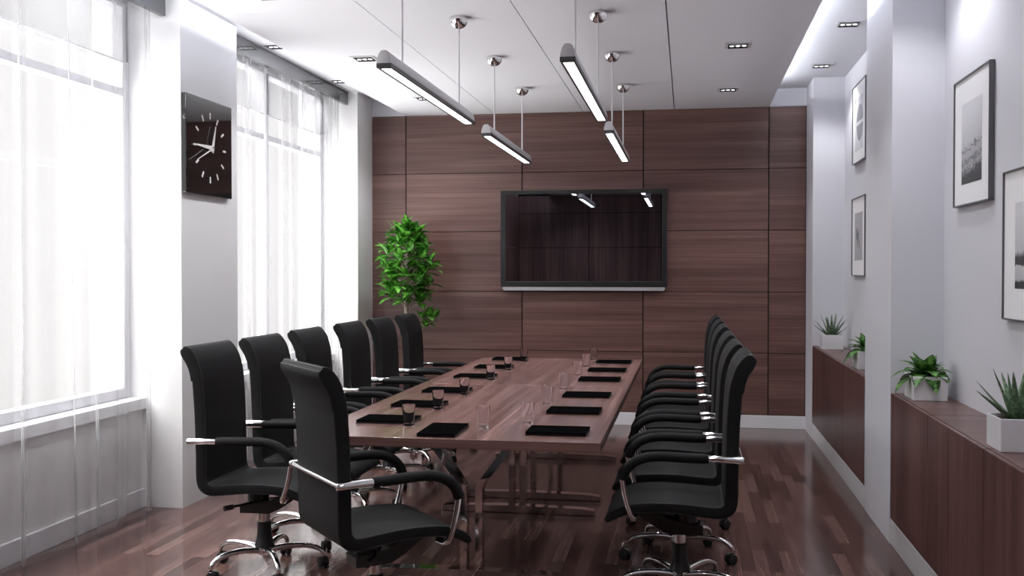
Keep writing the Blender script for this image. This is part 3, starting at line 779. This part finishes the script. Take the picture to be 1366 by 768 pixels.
# ================================================================== PLANTS
def leaf(bm, base, d, up, L_, w, droop, fold=.25, n=7, tipw=1.0, zmin=-9):
    """a blade from base along d that droops; UV x runs across it"""
    uv = bm.loops.layers.uv.verify()
    d = d.normalized(); side = d.cross(up).normalized(); nn = side.cross(d).normalized()
    rows_ = []
    p = Vector(base); dd = d.copy()
    for i in range(n+1):
        t = i/n
        ww = w*(math.sin(PI*min(1, (t*.92+.08))**tipw))**.8 if i < n else 0.0005
        nl = side.cross(dd).normalized()
        rows_.append([bm.verts.new(p-side*ww+nl*fold*ww), bm.verts.new(p), bm.verts.new(p+side*ww+nl*fold*ww)])
        dd = (dd-Vector((0, 0, 1))*droop/n).normalized(); p = p+dd*L_/n
        if p.z < zmin: p.z = zmin
    for i in range(n):
        for j in range(2):
            f = bm.faces.new((rows_[i][j], rows_[i][j+1], rows_[i+1][j+1], rows_[i+1][j]))
            for lp, (u, v) in zip(f.loops, ((j/2, i/n), ((j+1)/2, i/n), ((j+1)/2, (i+1)/n), (j/2, (i+1)/n))): lp[uv].uv = (u, v)
def pot_box(t, hx, hy, h):
    bm = BM(); w = .006
    box(bm, -hx, hx, -hy, -hy+w, 0, h, .002, seg=1); box(bm, -hx, hx, hy-w, hy, 0, h, .002, seg=1)
    box(bm, -hx, -hx+w, -hy+w*.5, hy-w*.5, 0, h, .002, seg=1); box(bm, hx-w, hx, -hy+w*.5, hy-w*.5, 0, h, .002, seg=1); box(bm, -hx+.003, hx-.003, -hy+.003, hy-.003, 0.001, .012)
    obj('pot', bm, M['pot'], t)
    obj('soil', boxo(-hx+w, hx-w, -hy+w, hy-w, .01, h-.012), M['soil'], t)
def aloe(x, y, label, seed, sc, hx=.085, hy=.09):
    t = thing('potted_aloe', label, 'plant', (x, y, .8205), 0, 'spiky plants in white pots'); pot_box(t, hx, hy, .122)
    rnd = random.Random(seed); bm = BM(); uv = bm.loops.layers.uv.verify()
    N = 15
    for k in range(N):
        a = k*2.399+rnd.uniform(-.2, .2); el = math.radians(84-66*(k/N)**1.0); L_ = sc*(.19-.035*abs(k/N-.3))*rnd.uniform(.85, 1.1)
        d = Vector((math.cos(a)*math.cos(el), math.sin(a)*math.cos(el), math.sin(el)))
        if d.x*L_ > (XN-x)-.03: d.x = ((XN-x)-.03)/L_; 
        base = Vector((.012*math.cos(a), .012*math.sin(a), .108)); w = .0205*sc
        side = d.cross(Vector((0, 0, 1))).normalized(); rings = []; n = 8
        for i in range(n+1):
            tt = i/n; p = base+d*L_*tt+Vector((0, 0, 1))*(.05*L_*tt*tt*(1 if el < 1 else 0)); nl = side.cross(d).normalized()
            ww = w*(1-tt)**.62*(0.75+.25*math.sin(PI*min(1, tt*2)))+.0004; th = ww*.42
            rings.append([bm.verts.new(p+side*ww), bm.verts.new(p+nl*th*.2), bm.verts.new(p-side*ww), bm.verts.new(p-nl*th*1.4)])
        for A, B in zip(rings, rings[1:]):
            for j in range(4): bm.faces.new((A[j], A[(j+1) % 4], B[(j+1) % 4], B[j]))
        bm.faces.new(rings[0]); bm.faces.new(rings[-1][::-1])
    obj('foliage', bm, M['aloe'], t, True)
def hosta(x, y, label, seed, hx=.083, hy=.11):
    t = thing('potted_hosta', label, 'plant', (x, y, .8205), 0, 'broad-leaved plants in white pots'); pot_box(t, hx, hy, .122)
    rnd = random.Random(seed); bm = BM()
    for k in range(28):
        a = k*2.399+rnd.uniform(-.25, .25); f = k/28; el = math.radians(78-66*f); L_ = (.115+.085*f)*rnd.uniform(.9, 1.1)
        d = Vector((math.cos(a)*math.cos(el), math.sin(a)*math.cos(el), math.sin(el)))
        if d.x > 0: L_ *= (1-.42*d.x)
        leaf(bm, (.018*math.cos(a), .018*math.sin(a), .114+.012*(1-f)), d, Vector((0, 0, 1)), L_, .036+.005*f, .9+1.05*f, .16, 10, .8, zmin=.012)
    obj('foliage', bm, M['hosta'], t, True)
hosta(1.222, 5.62, 'low plant with drooping variegated leaves in a white pot, nearer niche', 5)
hosta(1.213, 7.29, 'low drooping plant in a white pot, half hidden behind the pier', 9)
aloe(1.215, 4.085, 'large spiky grey-green succulent in a white pot, right edge of photo', 2, 1.12)
aloe(1.207, 9.05, 'small spiky grey-green succulent in a white pot, end of the far niche', 6, 1.05)

t = thing('potted_ficus', 'tall leafy green indoor tree in front of the wood panelled wall', 'plant', (-2.60, 9.40, 0))
bm = BM(); lathe(bm, [(0.0001, 0), (.13, 0), (.14, .01), (.175, .33), (.178, .34), (.160, .34), (.155, .30), (0.0001, .30)], seg=32); obj('pot', bm, M['pot'], t, True)
bm = BM(); lathe(bm, [(0.0001, .315), (.157, .305)], seg=24); obj('soil', bm, M['soil'], t)
bm = BM(); tube(bm, smooth_path([(.02, 0, .29), (.035, 0, .55), (.015, .0, .85), (-.015, 0, 1.15), (-.005, 0, 1.45), (.0, 0, 1.75)], 5), [.030-.017*i/25 for i in range(26)], 10)
tr = obj('trunk', bm, M['bark'], t, True)
bm = BM(); tube(bm, smooth_path([(.05, .03, .29), (.075, .03, .55), (.085, .02, .80), (.17, .01, 1.0)], 5), [.012-.006*i/15 for i in range(16)], 8)
obj('side_stem', bm, M['bark'], t, True)
rnd = random.Random(11); bm = BM(); tw = BM()
def spray(c, n, L_):
    for k in range(n):
        a = rnd.uniform(0, 2*PI); el = rnd.uniform(-.15, 1.25)
        d = Vector((math.cos(a)*math.cos(el), math.sin(a)*math.cos(el), math.sin(el)))
        leaf(bm, c+d*.012, d, Vector((.1, .1, 1)), L_*rnd.uniform(.8, 1.15), .041*rnd.uniform(.85, 1.1), rnd.uniform(.3, .9), .25, 6, .75)
for k in range(66):
    zz = 1.17+.72*((k+.5)/66); tz = (zz-1.15)/.8
    R_ = .27*math.sin(PI*min(.97, max(.10, (tz*.9+.14))))**.7
    a = k*2.399; r_ = R_*rnd.uniform(.45, 1.0)
    c = Vector((r_*math.cos(a), r_*math.sin(a), zz))
    if c.y > .3: c.y = .3
    tube(tw, [Vector((0, 0, max(1.12, zz-.14))), (Vector((0, 0, zz-.05))+c)*.5, c], [.005, .004, .002], 6)
    spray(c, rnd.choice((4, 5, 6)), .150)
spray(Vector((0, 0, 1.84)), 7, .12)
for c in (Vector((.175, .01, .985)), Vector((.20, .0, 1.05)), Vector((.25, .02, 1.03)), Vector((.19, -.02, .95)), Vector((.14, -.02, 1.03))): spray(c, 5, .105)
obj('foliage', bm, M['ficus'], t); obj('twigs', tw, M['bark'], tr)
